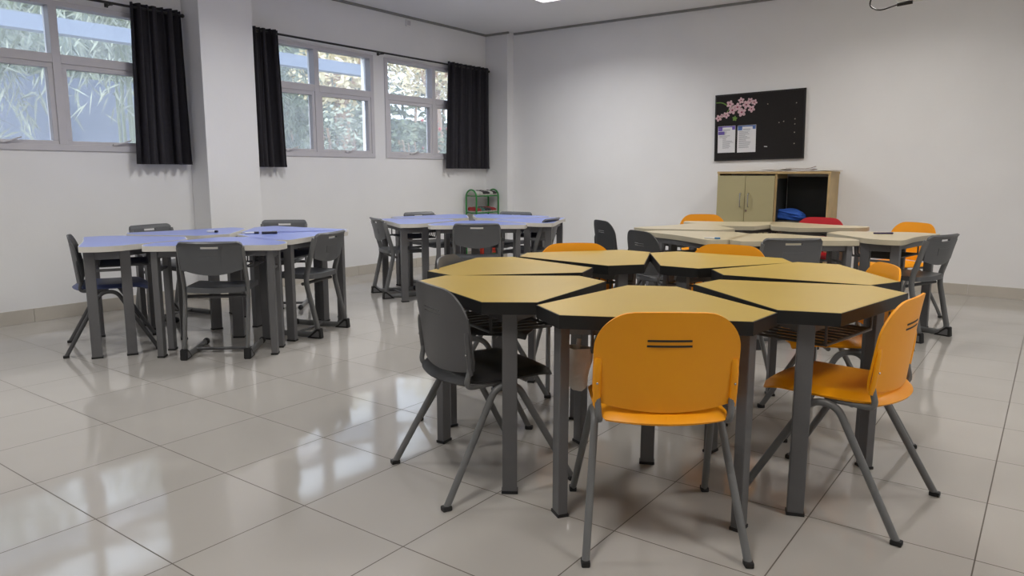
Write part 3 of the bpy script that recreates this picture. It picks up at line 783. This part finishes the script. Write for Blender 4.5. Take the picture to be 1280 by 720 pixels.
# white cloth hung on the left side of the near desk
bm = B()
def cf(u, v):
    a = 2*PI*u; k = 1+.18*math.sin(3*a+v*3)+.1*math.sin(7*v+a)
    rr = .044*(1-.25*v) if v < .85 else .040*(1-(v-.85)/.15*.6)
    return Vector((math.cos(a)*rr*k, math.sin(a)*rr*k*.7, .155-.155*v))
grid(bm, cf, lin_s(0, 1, 25), lin_s(0, 1, 14), .003)
t = thing('cloth_bundle', 'grubby white cloth bundle hanging under the near desk beside the front orange chair', 'cloth', (-1.322, 2.195, .43))
obj('cloth', bm, 'cloth', t, angle=80)
obj('cloth_tie', tube(B(), [(0, 0, .14), (0, .0, .165), (.0, .005, .185)], .008, 8), 'cloth', t)

# projector hanging near the ceiling
t = thing('projector', 'white ceiling projector at the top edge with a looping dark cable', 'projector', (-1.02, 6.62, 2.50))
obj('body', box(B(), (0, 0, .07), (.26, .22, .10), bevel=.02), 'proj', t)
obj('mount_pole', cyl(B(), (0, 0, .12), (0, 0, CZ-2.50), .02), 'proj', t)
obj('lens', cyl(B(), (-.05, -.105, .07), (-.05, -.13, .07), .03), 'cable', t)
obj('cable', tube(B(), fillet([(-.08, -.06, .115), (-.28, -.06, .17), (-.30, -.12, -.02), (-.22, -.14, -.062), (-.10, -.13, -.03)], .09, 8), .006, 8), 'cable', t)
obj('plug', tube(B(), [(-.10, -.13, -.03), (-.08, -.13, -.028), (-.02, -.13, -.024), (.005, -.128, -.022)], .014, 10, ry=.013), 'cable', t)

# ------------------------------------------------------------------ outside the windows
struct(obj('ground_outside', box(B(), (-13, 7, -.1), (12, 26, .1)), 'earth', smooth=False))
struct(obj('wall_garden', box(B(), (-11.7, 3.2, 1.25), (.25, 7.5, 2.6)), 'concrete', smooth=False))
struct(obj('trim_eave', box(B(), (-8.2, 3.3, 2.64), (.15, 9, .15)), 'fascia', smooth=False))
bank = mat('leafy_backdrop', (104, 112, 100), .9, noise=.55, nscale=2.2, bump=.8, bscale=6)  # added leafy backdrop, shaped to hide low sky and leave high sky open
bm = B()
for y0, y1, z in ((-6, 16.4, 5.2), (16.4, 34, 2.9)):
    a = [bm.verts.new(p) for p in ((-16, y0, -.1), (-16, y1, -.1), (-17.2, y1, z), (-17.2, y0, z), (-19, y0, -.1), (-19, y1, -.1))]
    for f in ((0, 3, 2, 1), (3, 4, 5, 2), (0, 4, 3), (1, 2, 5)): bm.faces.new([a[i] for i in f])
bmesh.ops.recalc_face_normals(bm, faces=bm.faces)
struct(obj('ground_backdrop', bm, bank, smooth=False))
def leaves(bm, n, fn, L, W):
    for _ in range(n):
        p, d = fn(); d = d.normalized(); l = L*random.uniform(.6, 1.25)
        s = d.cross(Vector((random.uniform(-1, 1), random.uniform(-1, 1), random.uniform(-1, 1)))).normalized()*W*random.uniform(.7, 1.2)
        q = d*l; dr = Vector((0, 0, -l*.12))
        vs = [bm.verts.new(p), bm.verts.new(p+q*.35+s), bm.verts.new(p+q+dr), bm.verts.new(p+q*.35-s)]
        bm.faces.new(vs)
    return bm
def bamboo(lab, x, y, zc, spread, n, m, seed):
    random.seed(seed)
    t = thing('bamboo_clump', lab, 'bamboo', (x, y, -.05), 0, 'bamboo outside the windows')
    tips = []
    bm = B()
    for k in range(5):
        a = random.uniform(0, 6.28); bx, by = .12*math.cos(a), .12*math.sin(a)
        ex, ey = bx+random.uniform(-1, 1)*spread*.7, by+random.uniform(-1, 1)*spread
        path = fillet([(bx, by, 0), (bx*1.3, by*1.3, zc*.8), (ex, ey, zc+random.uniform(.3, 1.0))], .6, 8)
        tube(bm, path, .022, 8); tips.append(path)
    obj('culm', bm, 'culm', t)
    def fn():
        pa = random.choice(tips); q = pa[random.randrange(2, len(pa))]
        p = Vector((q.x+random.gauss(0, spread*.45), q.y+random.gauss(0, spread*.55), zc+random.gauss(0, .5)))
        return p, Vector((random.gauss(0, .5), random.gauss(0, .5), random.uniform(-1.1, -.1)))
    obj('foliage', leaves(B(), n, fn, .26, .014), m, t, smooth=False)
bamboo('pale drooping bamboo behind the left window panes', -8.9, 2.9, 2.6, .55, 900, 'leaf_pale', 1)
bamboo('dense bamboo outside the left window toward its dark curtain', -9.9, 5.0, 3.2, .6, 1100, 'leaf_pale', 2)
bamboo('bamboo behind the left pane of the window just right of the pillar', -9.4, 6.9, 2.2, .45, 1100, 'leaf', 3)
bamboo('tall green bamboo rising over the garden wall outside the left window', -13.2, 4.0, 3.6, .9, 1400, 'leaf', 4)
def tree(lab, x, y, h, rad, n, m, seed, name='garden_tree'):
    random.seed(seed)
    t = thing(name, lab, 'tree', (x, y, -.05), 0, 'trees outside')
    bm = B(); tube(bm, fillet([(0, 0, 0), (.05, .05, h*.5), (.0, -.1, h)], .5, 5), .13, 10)
    for k in range(4):
        a = k*1.6; tube(bm, [(0, -.05, h*.75), (math.cos(a)*rad*.6, math.sin(a)*rad*.6, h+rad*.3)], .04, 8)
    obj('trunk', bm, 'bark', t)
    def fn():
        v = Vector((random.gauss(0, 1), random.gauss(0, 1), random.gauss(0, 1))); v = v.normalized()*rad*random.uniform(.5, 1.)
        return Vector((v.x, v.y, h+v.z*.8)), Vector((random.gauss(0, 1), random.gauss(0, 1), random.uniform(-1, .3)))
    obj('foliage', leaves(B(), n, fn, .2, .05), m, t, smooth=False)
tree('tan-trunked tree behind the window just right of the pillar', -12.4, 10.8, 3.3, 1.05, 900, 'leaf_warm', 5)
tree('sunlit tree far behind the right-hand window', -13.2, 14.6, 4.0, 1.3, 1000, 'leaf_warm', 6)
tree('dark green tree behind the wall between the two right windows', -13.4, 8.4, 3.0, 1.2, 1300, 'leaf', 8)
def bush(lab, x, y, h, rx, ry, n, m, seed, flowers=0):
    random.seed(seed)
    t = thing('garden_bush', lab, 'bush', (x, y, -.05), 0, 'bushes outside')
    bm = B()
    for k in range(7): tube(bm, [(random.uniform(-.1, .1), random.uniform(-.2, .2), 0), (random.uniform(-1, 1)*rx*.6, random.uniform(-1, 1)*ry*.6, h*.8)], .02, 6)
    obj('stems', bm, 'bark', t)
    def fn():
        v = Vector((random.gauss(0, 1), random.gauss(0, 1), random.gauss(0, 1))).normalized()*random.uniform(.6, 1.)
        return Vector((v.x*rx, v.y*ry, h*.55+v.z*h*.45)), Vector((random.gauss(0, 1), random.gauss(0, 1), random.uniform(-.4, 1)))
    obj('foliage', leaves(B(), n, fn, .13, .035), m, t, smooth=False)
    if flowers:
        bm = B()
        for _ in range(flowers):
            v = Vector((random.gauss(0, 1), random.gauss(0, 1), random.gauss(0, 1))).normalized()
            ellipsoid(bm, (v.x*rx, v.y*ry, h*.55+v.z*h*.45), (.03, .03, .03), 6)
        o = obj('blossoms', bm, 'flower_red', t); o['kind'] = 'stuff'
bush('green bush with red blossoms behind the right-hand window', -10.6, 11.3, 2.35, .6, 1.3, 1600, 'leaf', 11, 40)
bush('pale leafy bush behind the wide pane right of the pillar', -10.2, 8.9, 2.5, .55, 1.0, 1500, 'leaf_pale', 12)
random.seed(21)
t = thing('hedge', 'overgrown leafy hedge far behind the garden wall and trees', 'hedge', (-15.7, 13.0, -.05))
bm = B()
for k in range(14): tube(bm, [(0, -9+k*1.35, 0), (random.uniform(-.2, .2), -9+k*1.35+random.uniform(-.3, .3), 3.2)], .04, 6)
obj('stems', bm, 'bark', t)
obj('foliage', leaves(B(), 5200, lambda: (Vector((random.gauss(0, .35), random.uniform(-9.5, 9.5), random.uniform(.8, 4.4))), Vector((random.gauss(.4, 1), random.gauss(0, 1), random.uniform(-1, .4)))), .34, .06), 'leaf', t, smooth=False)
t = thing('climbing_plant', 'small dark leafy twig close outside the pane right of the pillar', 'plant', (-7.2, 6.05, -.05))
random.seed(3)
obj('twig', tube(B(), fillet([(0, 0, 0), (.02, .05, 1.2), (0, -.02, 1.75)], .3), .006, 6), 'bark', t)
obj('foliage', leaves(B(), 40, lambda: (Vector((random.gauss(0, .05), random.gauss(0, .09), random.uniform(1.58, 1.82))), Vector((random.gauss(0, 1), random.gauss(0, 1), random.uniform(-.6, .6)))), .07, .02), 'leaf', t, smooth=False)

# ------------------------------------------------------------------ light and camera
w = bpy.data.worlds.new('sky'); SC.world = w; w.use_nodes = True
nt = w.node_tree; bg = nt.nodes['Background']
bg.inputs['Color'].default_value = (.86, .93, 1., 1); bg.inputs['Strength'].default_value = 3.0
sun = bpy.data.lights.new('sun', 'SUN'); sun.energy = 3.0; sun.angle = math.radians(3); sun.color = (1, .93, .8)
so = bpy.data.objects.new('sun', sun); COL.objects.link(so); so.rotation_euler = (math.radians(38), math.radians(-18), 0)

cam = bpy.data.cameras.new('camera'); co = bpy.data.objects.new('camera', cam); COL.objects.link(co)
cam.sensor_width = 36.; cam.lens = 919.924*36/1280; cam.clip_start = .05; cam.clip_end = 200
fw = Vector((-.58533917, .79600703, -.15411315)); rt = Vector((.80556678, .5925045, .00070091)); up = Vector((-.09187068, .12373817, .98805296))
co.matrix_world = Matrix(((rt.x, up.x, -fw.x, 0), (rt.y, up.y, -fw.y, 0), (rt.z, up.z, -fw.z, 1.1954734), (0, 0, 0, 1)))
SC.camera = co
SC.view_settings.view_transform = 'Standard'; SC.view_settings.look = 'None'
SC.view_settings.exposure = .16; SC.view_settings.gamma = 1.; SC.view_settings.use_curve_mapping = False
